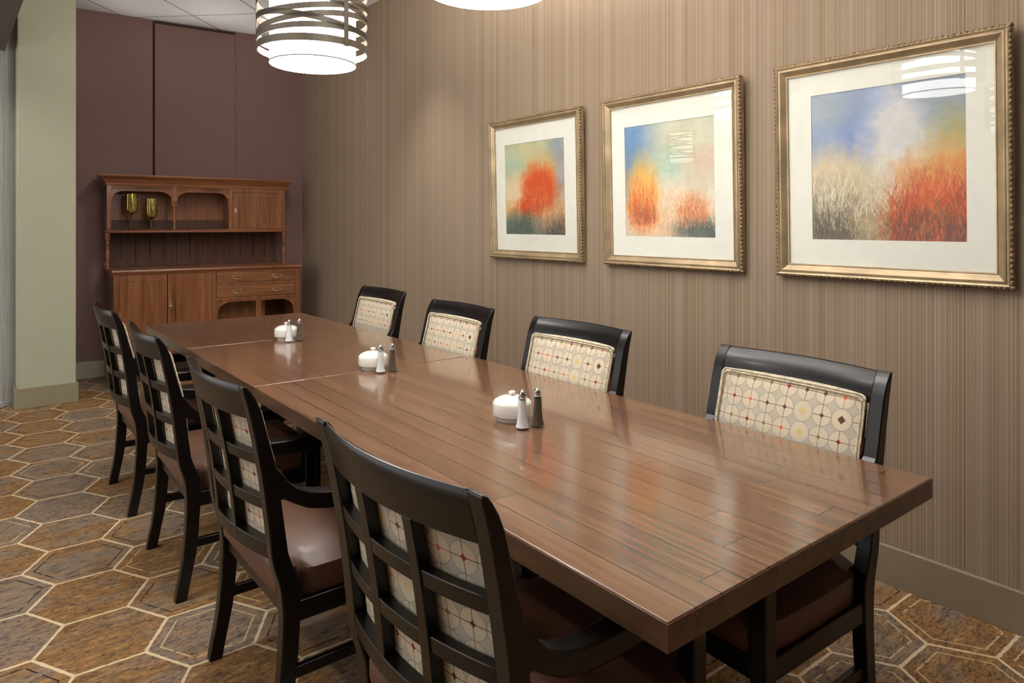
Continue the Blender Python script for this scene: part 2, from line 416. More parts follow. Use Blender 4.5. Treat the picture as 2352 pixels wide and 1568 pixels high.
# kitchen opening left of the column
MB().box(-2.2, .376, 4.4, 6.66, 2.72, ZC).build('trim_1', M['dark_soffit'], kind='structure', bevel=.004)
sp = thing('steel_partition', 'tall brushed steel partition panel beside the sage column', 'partition', (0, 0, 0))
SPA = math.atan2(.05, .09)
pm = MB(); T = Matrix.Translation((.346, 6.557, 0)) @ Matrix.Rotation(SPA, 4, 'Z')
pm.box(0, .15, 0, .03, .04, ZC - .01, T); pm.build('panel', M['steel'], sp, bevel=.003)
MB().box(-.008, 0.02, -.006, .036, .0, ZC - .01, T).build('edge_trim', M['steel'], sp, bevel=.003)
MB().box(-.02, .15, -.02, .05, 0, .04, T).build('kick_plate', M['steel'], sp, bevel=.003)
ks = thing('kitchen_shelf', 'grey serving shelf glimpsed past the steel partition', 'shelf', (.30, 6.93, 0))
MB().box(-.60, .20, .30, .33, 0, 2.5).build('back_panel', plain('pinkish_grey_laminate', rgb(190, 176, 172), .6), ks)
for z in (0.72, 1.02, 1.30, 1.62): MB().box(-.60, .20, .0, .30, z, z + .03).build('shelf_board', M['cab_dark'] if z < 1.5 else M['steel'], ks, bevel=.003)
MB().box(-.60, -.57, .0, .30, 0, 2.5).build('side_panel', M['steel'], ks)
MB().box(.17, .20, .0, .30, 0, 2.5).build('side_panel', M['steel'], ks)
bx = MB(); bx.box(-.20, .08, -.08, .10, 0, .16); tag(bx.build('food_container', M['white_card'], loc=(.36, 7.05, 1.05), bevel=.01), 'white container on the grey kitchen shelf', 'container')

# ================================================================== tables
def dining_table(loc, rot, w, l, label, pedestals):
    t = thing('dining_table', label, 'table', (loc[0], loc[1], 0), rot, 'plank tables pushed end to end')
    top = MB().box(0.0018, w, 0.0015, l - .0015, .7105, .7600).build('tabletop', M['plank'], t, bevel=.0025)
    e = MB()
    for x0, x1, y0, y1 in ((-.0002, .0016, 0, l), (w, w + .0018, 0, l), (0, w, -.0002, .0014), (0, w, l - .0014, l + .0002)): e.box(x0, x1, y0, y1, .7100, .7572)
    part_label(e.build('edge_band', M['table_edge'], t), 'darker walnut edge band')
    for py in pedestals:
        p = MB(); cx = .43
        p.box(cx - .045, cx + .045, py - .045, py + .045, .05, .69); p.box(cx - .22, cx + .22, py - .04, py + .04, .69, .711)
        p.box(cx - .035, cx + .035, py - .30, py + .30, 0, .05)
        p.build('pedestal', M['pedestal'], t, bevel=.006)
    return t
TA = -math.radians(1.35)
def along(p, d, q=0):  # d along the table, q across
    return (p[0] - math.sin(TA) * d + math.cos(TA) * q, p[1] + math.cos(TA) * d + math.sin(TA) * q)
P0 = (.898, .698)
dining_table(P0, TA, 1.026, 2.040, 'long plank dining table nearest the camera, its bare corner jutting forward', (.36, 1.62))
P1 = along(P0, 2.045); dining_table(P1, TA, 1.003, 1.045, 'plank dining table in the middle of the joined run of three', (.52,))
P2 = along(P0, 3.095); dining_table(P2, TA, 1.003, 1.040, 'plank dining table at the far end, nearest the mahogany dresser', (.52,))

# ================================================================== chairs
REAR = [(-.101, .988), (-.085, .934), (-.070, .866), (-.057, .794), (-.047, .735), (-.034, .636), (-.022, .511), (.000, .445), (.007, .36), (.003, .257), (-.008, .133), (-.035, 0)]
FRNT = [(-.092, .988), (-.079, .976), (-.066, .956), (-.054, .932), (-.044, .898), (-.026, .823), (-.010, .766), (.008, .629), (.022, .523), (.054, .440), (.054, .348), (.043, .183), (.006, 0)]
yr = lambda z: smooth_interp(REAR, z); yf = lambda z: smooth_interp(FRNT, z, .012)
HW = .284
def bow(x): return .036 * (1 - (x / .245) ** 2)
def make_chair(name, label, group, loc, rotz):
    t = thing(name, label, 'chair', loc, rotz, group)
    bw = M['black_wood']
    # rear legs running up into the back posts
    for s in (-1, 1):
        m = MB(); rings = []
        zs = [0, .05, .1, .16, .22, .28, .33, .37, .40, .42, .44, .46, .48, .50, .53, .57, .62, .67, .72, .76, .80, .84, .88, .92, .95, .97, .982]
        for z in zs:
            w0 = .040 if z > .4 else .034 + .006 * z / .4
            xo = HW * s; xi = (HW - w0) * s
            rings.append([(xo, yr(z), z), (xi, yr(z), z), (xi, yf(z), z), (xo, yf(z), z)])
        y0, y1 = yr(.985), interp(FRNT, .985)
        rings.append([(HW * s, y0 + .004, .988), ((HW - .04) * s, y0 + .004, .988), ((HW - .04) * s, y1 - .002, .985), (HW * s, y1 - .002, .985)])
        m.loft(rings); m.build('leg', bw, t, smooth=True, bevel=.004, angle=40)
    # front legs
    for s in (-1, 1):
        m = MB(); rings = []
        for z, a in ((0, .0), (.25, .003), (.40, .004), (.60, .004), (.648, .004)):
            x0, x1 = (HW - .040 - a) * s, (HW) * s
            rings.append([(x0, .462 - a, z), (x1, .462 - a, z), (x1, .502, z), (x0, .502, z)])
        m.loft(rings); m.build('leg', bw, t, bevel=.004)
    # top rail
    m = MB(); rings = []
    n = 24
    for i in range(n + 1):
        x = -(HW - .039) + 2 * (HW - .039) * i / n; b = bow(x)
        sec = [(yr(.895), .895), (yr(.92), .92), (yr(.95), .95), (yr(.975) + .001, .975), (yr(.986) + .008, .985), (yf(.978) - .012, .9845), (yf(.97) - .003, .972), (yf(.95), .95), (yf(.925), .918), (yf(.90) - .004, .900)]
        rings.append([(x, y - b, z) for y, z in sec])
    m.loft(rings); m.build('top_rail', bw, t, smooth=True, angle=50)
    # lattice behind the cushion
    def rail(z0, z1, d0, d1):
        q = MB(); rr = []
        for i in range(n + 1):
            x = -(HW - .039) + 2 * (HW - .039) * i / n; b = bow(x)
            rr.append([(x, yr(z1) - b + d0, z1), (x, yr(z0) - b + d0, z0), (x, yr(z0) - b + d1, z0), (x, yr(z1) - b + d1, z1)])
        return q.loft(rr)
    rail(.770, .802, .003, .026).build('back_rail', bw, t, smooth=True, angle=40, bevel=.002)
    rail(.648, .680, .003, .026).build('back_rail', bw, t, smooth=True, angle=40, bevel=.002)
    rail(.515, .560, .000, .034).build('back_rail', bw, t, smooth=True, angle=40, bevel=.002)
    for xc in (-.083, .083):
        m = MB(); rr = []
        for z in [.53 + .364 * k / 14 for k in range(15)]:
            y0 = yr(z) - bow(xc) + .001
            rr.append([(xc - .015, y0, z), (xc + .015, y0, z), (xc + .015, y0 + .024, z), (xc - .015, y0 + .024, z)])
        m.loft(rr).build('back_slat', bw, t, smooth=True, angle=40, bevel=.002)
    # upholstered back cushion
    m = MB(); NX, NZ = 22, 22
    def padpt(u, v, front):
        q = (u * v) ** 10 * .028; u, v = u * (1 - q), v * (1 - q)
        x = u * .238; z = .547 + (v + 1) / 2 * (.920 - .547)
        k = max(abs(u), abs(v)); edge = (1 - abs(u) ** 8) * (1 - abs(v) ** 8)
        yb = yr(z) - bow(x) * .9 + .027
        if not front: return (x, yb, z)
        bulge = .012 * (1 - u * u) * (1 - v * v)
        return (x, yf(z) - bow(x) * .35 + .002 + .011 * edge + bulge, z)
    vs = []; fs = []
    for front in (False, True):
        for j in range(NZ + 1):
            for i in range(NX + 1): vs.append(padpt(-1 + 2 * i / NX, -1 + 2 * j / NZ, front))
    K = (NX + 1) * (NZ + 1)
    for j in range(NZ):
        for i in range(NX):
            a = j * (NX + 1) + i; fs.append((a, a + NX + 1, a + NX + 2, a + 1)); fs.append((K + a, K + a + 1, K + a + NX + 2, K + a + NX + 1))
    for i in range(NX):
        a = i; fs.append((a, a + 1, K + a + 1, K + a)); a = NZ * (NX + 1) + i; fs.append((a + 1, a, K + a, K + a + 1))
    for j in range(NZ):
        a = j * (NX + 1); b = a + NX + 1; fs.append((b, a, K + a, K + b)); a += NX; b += NX; fs.append((a, b, K + b, K + a))
    m.add(vs, fs); pad = m.build('back_cushion', M['fabric'], t, smooth=True, angle=60)
    # double welt round the cushion
    def loop(sx, sz, dy, rc=.016):
        pts = []
        for cx, cz, a0 in ((sx - rc, sz - rc, 0), (-sx + rc, sz - rc, 90), (-sx + rc, -sz + rc, 180), (sx - rc, -sz + rc, 270)):
            for k in range(5):
                a = math.radians(a0 + 22.5 * k); pts.append((cx + rc * math.cos(a), cz + rc * math.sin(a)))
        out = []
        for (xa, za), (xb, zb) in zip(pts, pts[1:] + pts[:1]):
            nn = max(1, int(math.hypot(xb - xa, zb - za) / .03))
            for k in range(nn):
                x = xa + (xb - xa) * k / nn; z = .7335 + za + (zb - za) * k / nn
                out.append((x, yf(z) - bow(x) * .35 + dy, z))
        return out
    w = MB(); w.tube(loop(.2375, .1865, .009), .0031, 8, True); w.tube(loop(.2310, .1800, .0125), .0028, 8, True)
    w.build('welt', M['piping'], pad, smooth=True, angle=80)
    # seat: rounded slab notched round the posts
    prof = [(.004, .236), (.02, .238), (.060, .238), (.072, .262), (.10, .270), (.25, .274), (.40, .272), (.447, .268), (.456, .240), (.49, .238), (.505, .228)]
    m = MB(); rings = []
    for y, hw in prof:
        en = min(1, (y - .004) / .03, (.505 - y) / .03) if y < .505 else 0
        en = max(0.0, en); q = math.sqrt(1 - (1 - en) ** 2)
        zt = .478 + .016 * q; zb = .388 + .016 * (1 - q); crown = .020 * math.sin(PI * max(0, min(1, y / .505))) ** .6
        ring = []
        for k in range(13):
            u = -1 + k / 6.0; e = abs(u) ** 6
            ring.append((hw * u, y, zt + crown * (1 - u * u) - .026 * abs(u) ** 4))
        ring += [(hw, y, (zt + zb) / 2 + .01), (hw * .995, y, zb + .01), (hw * .96, y, zb), (-hw * .96, y, zb), (-hw * .995, y, zb + .01), (-hw, y, (zt + zb) / 2 + .01)]
        rings.append(ring)
    m.loft(rings); m.build('seat', M['vinyl'], t, smooth=True, angle=50)
    # apron rails under the seat
    m = MB()
    for s in (-1, 1): m.box(*sorted((.250 * s, .279 * s)), .045, .465, .338, .392)
    m.box(-.25, .25, .470, .496, .338, .390); m.box(-.25, .25, .022, .045, .345, .389)
    m.build('seat_frame', bw, t, bevel=.003)
    # arms
    path = [(-.016, .768), (.004, .748), (.020, .722), (.042, .700), (.075, .682), (.12, .670), (.18, .663), (.26, .661), (.34, .663), (.42, .668), (.475, .670), (.512, .664), (.526, .650)]
    for s in (-1, 1):
        m = MB(); rings = []
        for i, (y, z) in enumerate(path):
            th = .046 if i > 1 else .075
            th = .030 if i == len(path) - 1 else th
            wd = .020 + .006 * min(1, i / 6)
            c = (HW - .021) * s
            rings.append([(c - wd, y, z), (c + wd, y, z), (c + wd, y - (.012 if i < 3 else 0), z - th), (c - wd, y - (.012 if i < 3 else 0), z - th)])
        m.loft(rings); m.build('arm', bw, t, smooth=True, angle=35, bevel=.004)
    # side stretchers
    for s in (-1, 1):
        MB().box(*sorted(((HW - .030) * s, (HW - .010) * s)), .035, .470, .185, .216).build('stretcher', bw, t, bevel=.003)
    return t

GL = 'lattice-back dining armchairs on the aisle side'
GR = 'lattice-back dining armchairs on the wall side'
ch0 = make_chair('dining_armchair', 'black lattice-back armchair closest to the camera, beside the bare table corner', GL, (.722, 1.126, 0), -PI / 2 + .03)
LEFT = [((.690, 2.068), -.015, 'black lattice-back armchair, second from the camera on the aisle side of the tables'),
        ((.706, 3.035), -.030, 'black lattice-back armchair, third from the camera on the aisle side of the tables'),
        ((.722, 3.985), -.020, 'black lattice-back armchair farthest from the camera on the aisle side, nearest the column')]
for (x, y), d, lab in LEFT: copy_thing(ch0, (x, y, 0), -PI / 2 + d, lab)
RIGHT = [((1.962, 1.104), -.055, 'black armchair against the striped wall, below the rightmost picture, farthest from the dresser'),
         ((1.964, 2.055), -.005, 'black armchair at the striped wall, third from the dresser, between leftmost and middle pictures'),
         ((1.985, 2.935), -.03, 'black armchair against the striped wall, second from the dresser'),
         ((2.080, 3.925), -.02, 'black armchair against the striped wall, nearest the mahogany dresser')]
for (x, y), d, lab in RIGHT:
    r = copy_thing(ch0, (x, y, 0), PI / 2 + d, lab); r['group'] = GR

# ================================================================== framed pictures
def strokes(img, rng, n, x0, x1, y0, y1, l0, l1, cols, lean=0.25, wd=1.2, alpha=.7, bend=.3):
    H, W, _ = img.shape
    for _ in range(n):
        x = rng.uniform(x0, x1) * W; y = rng.uniform(y0, y1) * H; L = rng.uniform(l0, l1) * H
        an = rng.normal(0, lean); k = rng.normal(0, bend); c = np.array(cols[rng.integers(len(cols))], float) + rng.normal(0, 8, 3)
        ns = int(L) + 2
        for s in range(ns):
            f = s / ns; a = an + k * f
            xx = x + math.sin(a) * L * f; yy = y + math.cos(a) * L * f
            w = wd * (1 - .7 * f)
            for ox in range(-int(w), int(w) + 1):
                i, j = int(yy), int(xx + ox)
                if 0 <= i < H and 0 <= j < W: img[i, j] = img[i, j] * (1 - alpha) + c * alpha
def smooth_noise(rng, H, W, gy, gx):
    g = rng.random((gy + 1, gx + 1)); yy = np.linspace(0, gy - 1e-6, H); xx = np.linspace(0, gx - 1e-6, W)
    iy = yy.astype(int); ix = xx.astype(int); fy = (yy - iy)[:, None]; fx = (xx - ix)[None, :]
    fy = fy * fy * (3 - 2 * fy); fx = fx * fx * (3 - 2 * fx)
    a = g[np.ix_(iy, ix)]; b = g[np.ix_(iy, ix + 1)]; c = g[np.ix_(iy + 1, ix)]; d = g[np.ix_(iy + 1, ix + 1)]
    return (a * (1 - fx) + b * fx) * (1 - fy) + (c * (1 - fx) + d * fx) * fy
def blob(X, Y, cx, cy, rx, ry, soft, nz, k=.55):
    d = np.sqrt(((X - cx) / rx) ** 2 + ((Y - cy) / ry) ** 2) + (nz - .5) * k
    return np.clip((1 + soft - d) / (2 * soft), 0, 1)[..., None]
def lay(img, m, c): return img * (1 - m) + np.array(c, float) * m
def paint(which, N=330):
    rng = np.random.default_rng(11 + which); H = W = N
    Y, X = np.mgrid[0:H, 0:W] / float(N)  # Y up, X left to right
    n1 = smooth_noise(rng, H, W, 9, 9) * .6 + smooth_noise(rng, H, W, 26, 26) * .4
    n2 = smooth_noise(rng, H, W, 6, 6) * .6 + smooth_noise(rng, H, W, 40, 22) * .4
    n3 = smooth_noise(rng, H, W, 8, 8) * .5 + smooth_noise(rng, H, W, 12, 44) * .5
    if which == 2:      # grasses under a blue sky
        img = np.ones((H, W, 3)) * np.array((150, 166, 190.))
        img = lay(img, blob(X, Y, .30, .80, .30, .16, .7, n1), (126, 148, 190))
        img = lay(img, blob(X, Y, .38, .68, .16, .14, .5, n1), (112, 138, 198))
        img = lay(img, blob(X, Y, .10, .90, .20, .14, .8, n2), (160, 170, 176))
        img = lay(img, blob(X, Y, .60, .62, .23, .36, .45, n1), (208, 208, 205))
        img = lay(img, blob(X, Y, .92, .90, .16, .16, .7, n2), (150, 162, 168))
        img = lay(img, blob(X, Y, .12, .28, .36, .32, .4, n3), (206, 190, 156))
        img = lay(img, blob(X, Y, .40, .12, .32, .30, .5, n3), (206, 188, 146))
        img = lay(img, blob(X, Y, .16, .08, .26, .24, .6, n3), (110, 98, 80))
        img = lay(img, blob(X, Y, .96, .64, .16, .14, .6, n3), (170, 164, 120))
        img = lay(img, blob(X, Y, .88, .44, .20, .16, .5, n3), (216, 168, 92))
        img = lay(img, blob(X, Y, .84, .14, .30, .32, .4, n3), (190, 84, 42))
        img = lay(img, blob(X, Y, .92, .04, .26, .14, .6, n3), (104, 72, 62))
        strokes(img, rng, 240, -.02, .40, .05, .36, .12, .26, [(216, 204, 176), (200, 184, 146), (234, 228, 210)], .28, 1.2, .45)
        strokes(img, rng, 150, -.02, .30, -.05, .14, .10, .24, [(96, 82, 64), (130, 112, 80), (84, 76, 64)], .3, 1.1, .5)
        strokes(img, rng, 110, .28, .56, -.04, .12, .1, .22, [(150, 152, 112), (206, 184, 140), (168, 140, 96)], .3, 1.1, .5)
        strokes(img, rng, 90, .38, .60, .16, .40, .12, .24, [(226, 222, 210), (212, 200, 170)], .45, 1.1, .4)
        strokes(img, rng, 130, .60, 1.02, .26, .46, .08, .18, [(220, 172, 96), (214, 150, 80), (200, 182, 130)], .2, 1.3, .4)
        strokes(img, rng, 330, .55, 1.02, -.05, .24, .10, .26, [(194, 84, 34), (206, 108, 48), (166, 70, 34), (142, 76, 50), (208, 98, 40)], .22, 1.5, .55)
        strokes(img, rng, 60, .70, 1.02, .2, .34, .10, .22, [(196, 82, 36), (210, 104, 50)], .16, 1.5, .5)
        strokes(img, rng, 170, .52, 1.02, -.05, .14, .1, .24, [(96, 60, 50), (128, 70, 50), (90, 76, 62)], .28, 1.1, .5)
    elif which == 1:    # two orange tufts
        img = np.ones((H, W, 3)) * np.array((186, 192, 168.))
        img = lay(img, blob(X, Y, .10, .86, .26, .26, .6, n1), (92, 130, 176))
        img = lay(img, blob(X, Y, .02, .60, .16, .30, .6, n1), (104, 138, 172))
        img = lay(img, blob(X, Y, .70, .84, .36, .20, .8, n1), (200, 198, 172))
        img = lay(img, blob(X, Y, .52, .56, .24, .16, .8, n2), (160, 186, 166))
        img = lay(img, blob(X, Y, .90, .62, .2, .12, .7, n2), (206, 184, 160))
        img = lay(img, blob(X, Y, .66, .28, .40, .24, .5, n3), (222, 206, 180))
        img = lay(img, blob(X, Y, .44, .12, .44, .2, .6, n3), (222, 186, 148))
        img = lay(img, blob(X, Y, .20, .40, .18, .28, .5, n3), (228, 178, 90))
        img = lay(img, blob(X, Y, .20, .24, .16, .18, .4, n3), (214, 104, 40))
        img = lay(img, blob(X, Y, .76, .22, .14, .14, .55, n3), (206, 132, 76))
        img = lay(img, blob(X, Y, .86, .05, .26, .10, .6, n3), (92, 100, 92))
        strokes(img, rng, 260, .04, .36, .14, .45, .1, .26, [(228, 164, 72), (220, 144, 60), (230, 184, 104), (204, 104, 52)], .14, 1.4, .45)
        strokes(img, rng, 130, .04, .36, .1, .22, .08, .18, [(160, 74, 48), (192, 88, 46), (136, 76, 58)], .16, 1.2, .5)
        strokes(img, rng, 260, .4, 1.02, .06, .34, .1, .24, [(236, 226, 206), (224, 200, 166), (214, 180, 140)], .3, 1.1, .5)
        strokes(img, rng, 110, .62, .92, .08, .24, .08, .18, [(206, 104, 52), (216, 132, 80), (176, 96, 60)], .22, 1.2, .5)
        strokes(img, rng, 110, .6, 1.02, -.04, .08, .06, .14, [(80, 88, 84), (120, 116, 90), (70, 74, 76)], .3, 1.1, .5)
        strokes(img, rng, 90, 0, .5, -.04, .1, .08, .18, [(226, 188, 150), (200, 150, 104), (232, 204, 176)], .25, 1.1, .5)
    else:               # one red bush
        img = np.ones((H, W, 3)) * np.array((172, 180, 152.))
        img = lay(img, blob(X, Y, .22, .80, .26, .14, .8, n1), (158, 184, 158))
        img = lay(img, blob(X, Y, .36, .94, .3, .12, .8, n1), (186, 184, 144))
        img = lay(img, blob(X, Y, .94, .86, .16, .24, .7, n1), (140, 158, 158))
        img = lay(img, blob(X, Y, .18, .46, .26, .2, .6, n3), (222, 198, 164))
        img = lay(img, blob(X, Y, .16, .24, .28, .12, .6, n3), (206, 160, 96))
        img = lay(img, blob(X, Y, .66, .62, .30, .20, .6, n3), (208, 158, 96))
        img = lay(img, blob(X, Y, .96, .6, .1, .3, .7, n2), (162, 158, 160))
        img = lay(img, blob(X, Y, .80, .22, .3, .2, .6, n3), (200, 160, 116))
        img = lay(img, blob(X, Y, .58, .48, .28, .24, .35, n3), (200, 88, 46))
        img = lay(img, blob(X, Y, .40, .30, .18, .10, .45, n3), (200, 76, 40))
        img = lay(img, blob(X, Y, .22, .06, .34, .16, .5, n3), (84, 98, 92))
        img = lay(img, blob(X, Y, .90, .05, .3, .12, .6, n3), (96, 92, 88))
        strokes(img, rng, 200, .34, .78, .28, .48, .05, .13, [(204, 88, 44), (212, 110, 62), (184, 74, 44), (216, 128, 76)], .16, 1.5, .5)
        strokes(img, rng, 110, .02, .26, .28, .52, .08, .2, [(232, 214, 186), (220, 190, 150)], .4, 1.1, .45)
        strokes(img, rng, 150, .42, 1.0, .02, .28, .1, .22, [(222, 178, 126), (196, 142, 90), (150, 112, 80), (96, 86, 76)], .4, 1.1, .5)
        strokes(img, rng, 140, -.02, .5, -.04, .14, .08, .2, [(70, 84, 82), (104, 116, 98), (120, 110, 84)], .25, 1.2, .5)
    img += (n2[..., None] - .5) * 22
    return np.clip(img, 0, 255)
def painting_obj(which, parent, x0, x1, z0, z1, y):
    N = 330; img = paint(which, N)
    gx = np.linspace(0, 1, N + 1); n = N + 1
    ZZ, XX = np.meshgrid(gx, gx, indexing='ij')
    co = np.stack([x0 + (x1 - x0) * XX, np.full_like(XX, y), z0 + (z1 - z0) * ZZ], -1).reshape(-1, 3)
    me = bpy.data.meshes.new('painting')
    idx = np.arange(n * n).reshape(n, n)
    q = np.stack([idx[:-1, :-1], idx[:-1, 1:], idx[1:, 1:], idx[1:, :-1]], -1).reshape(-1, 4)
    me.vertices.add(n * n); me.vertices.foreach_set('co', co.ravel())
    me.loops.add(q.size); me.loops.foreach_set('vertex_index', q.ravel())
    me.polygons.add(len(q)); me.polygons.foreach_set('loop_start', np.arange(0, q.size, 4)); me.polygons.foreach_set('loop_total', np.full(len(q), 4))
    me.update(); me.validate()
    pad = np.empty((n, n, 3)); pad[:N, :N] = img; pad[N, :N] = img[-1]; pad[:, N] = pad[:, N - 1]
    c = pad / 255.0; c = np.where(c <= .04045, c / 12.92, ((c + .055) / 1.055) ** 2.4)
    rgba = np.concatenate([c, np.ones((n, n, 1))], -1).reshape(-1)
    at = me.color_attributes.new('pigment', 'FLOAT_COLOR', 'POINT'); at.data.foreach_set('color', rgba.astype(np.float32))
    t = NT('pastel_pigment', .9, spec=.15)
    a = t.n.new('ShaderNodeVertexColor'); a.layer_name = 'pigment'; t.color(a.outputs[0]); t.bump(t.noise(t.coord(), 500, 2), .15, .0006)
    me.materials.append(t.m)
    o = bpy.data.objects.new('painting', me); C.objects.link(o); o.parent = parent; return o
# picture local frame: x to the right as seen, z up, y away from the room; front face at y = -.035
def picture(which, label, s0, s1, z0, z1, art):
    # along-wall coordinate s -> world; the viewer sees decreasing s to the right
    smid = (s0 + s1) / 2; d = Vector((.02, 1, 0)).normalized(); nrm = Vector((-1, .02, 0)).normalized()
    base = Vector((2.84, .73, 0)) + d * smid + nrm * .003
    t = thing('framed_picture', label, 'picture', (base.x, base.y, z0), 0, 'gilt framed grass pictures on the striped wall')
    t.rotation_euler = Matrix(((-d.x, -nrm.x, 0), (-d.y, -nrm.y, 0), (0, 0, 1))).to_euler()
    t.rotation_euler.rotate_axis('X', math.radians(1.4))
    w = (s1 - s0) / 2; h = z1 - z0
    prof = [(.004, 0), (.004, -.024), (.006, -.030), (.012, -.034), (.017, -.031), (.0185, -.027), (.021, -.027), (.024, -.031), (.029, -.032), (.036, -.027), (.044, -.019), (.050, -.016), (.052, -.019), (.056, -.018), (.056, -.006), (.03, 0)]
    m = MB(); rings = []
    for cx, cz in ((-1, 0), (1, 0), (1, 1), (-1, 1)):
        ring = []
        for o, y in prof: ring.append((cx * (w - o), y, o if cz == 0 else h - o))
        rings.append(ring)
    m.loft(rings, closed=True); m.build('frame', M['frame'], t, smooth=True, angle=28)
    # carved outer border
    m = MB(); step = .0185
    def bead(x, z, horiz):
        r = .0085; L = .0105
        vs = []; nn = 7
        for i in range(5):
            a = -PI / 2 + PI * i / 4
            for j in range(nn):
                b = PI * j / (nn - 1)
                p = (math.sin(a) * L, -math.cos(a) * math.sin(b) * r, math.cos(a) * math.cos(b) * r)
                vs.append((x + p[0], -.026 + p[1], z + p[2]) if horiz else (x + p[2], -.026 + p[1], z + p[0]))
        fs = [(i * nn + j, i * nn + j + 1, (i + 1) * nn + j + 1, (i + 1) * nn + j) for i in range(4) for j in range(nn - 1)]
        m.add(vs, fs)
    k = int((2 * w - .012) / step)
    for i in range(k + 1):
        x = -w + .006 + (2 * w - .012) * i / k; bead(x, .008, True); bead(x, h - .008, True)
    k = int((h - .012) / step)
    for i in range(1, k):
        z = .006 + (h - .012) * i / k; bead(-w + .008, z, False); bead(w - .008, z, False)
    m.build('carved_border', M['frame_orn'], t, smooth=True, angle=60)
    ax0, ax1, az0, az1 = smid - art[1], smid - art[0], art[2] - z0, art[3] - z0
    m = MB(); inn = .05
    for a, b, c_, e in ((-w + inn, ax0, inn, h - inn), (ax1, w - inn, inn, h - inn), (ax0, ax1, inn, az0), (ax0, ax1, az1, h - inn)): m.box(a, b, -.0095, -.006, c_, e)
    m.build('mat_board', M['mat'], t)
    m = MB(); q = .010
    for a, b, c_, e in ((ax0 - .002, ax0 + q, az0, az1), (ax1 - q, ax1 + .002, az0, az1), (ax0, ax1, az0 - .002, az0 + q), (ax0, ax1, az1 - q, az1 + .002)): m.box(a, b, -.0078, -.0055, c_, e)
    painting_obj(which, t, ax0, ax1, az0, az1, -.0070)
    MB().box(-w + .05, w - .05, -.0125, -.0105, .05, h - .05).build('glass_pane', M['glass'], t)
    return t
picture(2, 'large gilt framed picture of dry grass and red grass under blue sky, rightmost of three', 0.0, .878, 1.173, 2.080, (.147, .721, 1.334, 1.935))
picture(1, 'gilt framed picture with two orange grass tufts, in the middle of three', 1.043, 1.922, 1.173, 2.080, (1.203, 1.772, 1.332, 1.916))
picture(0, 'gilt framed picture of one red bush, leftmost of three on the striped wall', 2.089, 2.979, 1.171, 2.080, (2.253, 2.827, 1.331, 1.913))

# ================================================================== pendant lamps
def pendant(loc, label, group, shade='shade', diff='diffuser'):
    t = thing('pendant_lamp', label, 'pendant lamp', loc, 0, group)
    R = .180; Hs = .46; n = 64
    m = MB(); m.lathe([(R, .0), (R + .001, .004), (R, .008), (R, Hs), (R - .003, Hs), (R - .003, .004)], n); m.build('shade', M[shade], t, smooth=True, angle=60)
    MB().lathe([(R - .004, .010), (.001, .006), (.001, .012), (R - .004, .014)], n).build('diffuser', M[diff], t, smooth=True)
    m = MB(); m.tube([((R + .0012) * math.cos(2 * PI * i / n), (R + .0012) * math.sin(2 * PI * i / n), .004) for i in range(n)], .0034, 6, True); m.build('shade_rim', M['shade_trim'], t, smooth=True)
    rc = .228
    def band(z0, amp, ph, wd, name='strap'):
        q = MB(); rings = []
        for i in range(n):
            a = 2 * PI * i / n; z = z0 + amp * math.sin(a + ph); ca, sa = math.cos(a), math.sin(a)
            rings.append([(rc * ca, rc * sa, z), ((rc + .003) * ca, (rc + .003) * sa, z), ((rc + .003) * ca, (rc + .003) * sa, z + wd), (rc * ca, rc * sa, z + wd)])
        return q.loft(rings, closed=True)
    band(.050, 0, 0, .030).build('ring', M['bronze'], t, smooth=True, angle=30)
    band(Hs - .012, 0, 0, .024).build('ring', M['bronze'], t, smooth=True, angle=30)
    rnd = random.Random(5)
    for z0, amp, ph in ((.100, .012, 2.4), (.142, .036, 2.15), (.142, .036, 5.29), (.205, .038, 1.35), (.205, .038, 4.49), (.268, .036, 2.5), (.268, .036, 5.64), (.330, .036, 1.7), (.330, .036, 4.84), (.388, .028, 2.3), (.388, .028, 5.44)):
        band(z0, amp, ph, .024).build('strap', M['bronze'], t, smooth=True, angle=30)
    for k in range(3):
        a = math.radians(-125 + 46 + 120 * k); T = Matrix.Rotation(a, 4, 'Z')
        MB().box(rc - .001, rc + .006, -.0115, .0115, .046, Hs + .014, T).build('upright', M['bronze'], t, bevel=.001)
    m = MB()
    for k in range(3):
        a = math.radians(-79 + 120 * k); m.tube([(0, 0, Hs + .03), (rc * math.cos(a), rc * math.sin(a), Hs + .005)], .005, 8)
    m.build('spider', M['bronze'], t, smooth=True)
    top = ZC - loc[2]
    if shade == 'shade':
        bl = bpy.data.lights.new('bulb', 'POINT'); bl.energy = 170; bl.shadow_soft_size = .07; bl.color = (1, .96, .9)
        bo = bpy.data.objects.new('bulb', bl); C.objects.link(bo); bo.parent = t; bo.location = (.0, .05, Hs - .03)
    MB().lathe([(.007, Hs + .02), (.007, top - .02)], 12).build('stem', M['bronze'], t, smooth=True)
    MB().lathe([(.065, top - .001), (.065, top - .02), (.05, top - .028), (.007, top - .03)], 24).build('canopy', M['bronze'], t, smooth=True)
    return t
p1 = pendant((1.245, 2.868, 2.085), 'strap-caged drum pendant lamp with a white shade hanging over the far end of the tables', 'strap-caged pendant lamps')
copy_thing(p1, (1.212, 1.582, 2.068), .5, 'white drum pendant lamp at the top edge, in front of the striped wall')
p2 = pendant((-2.8, 2.45, 2.07), 'dimmed drum pendant lamp across the aisle, mirrored in the rightmost picture', 'strap-caged pendant lamps', 'shade_dim', 'shade_dim')
copy_thing(p2, (-3.2, 7.0, 2.07), 1.9, 'dimmed drum pendant lamp across the aisle, mirrored in the middle picture')

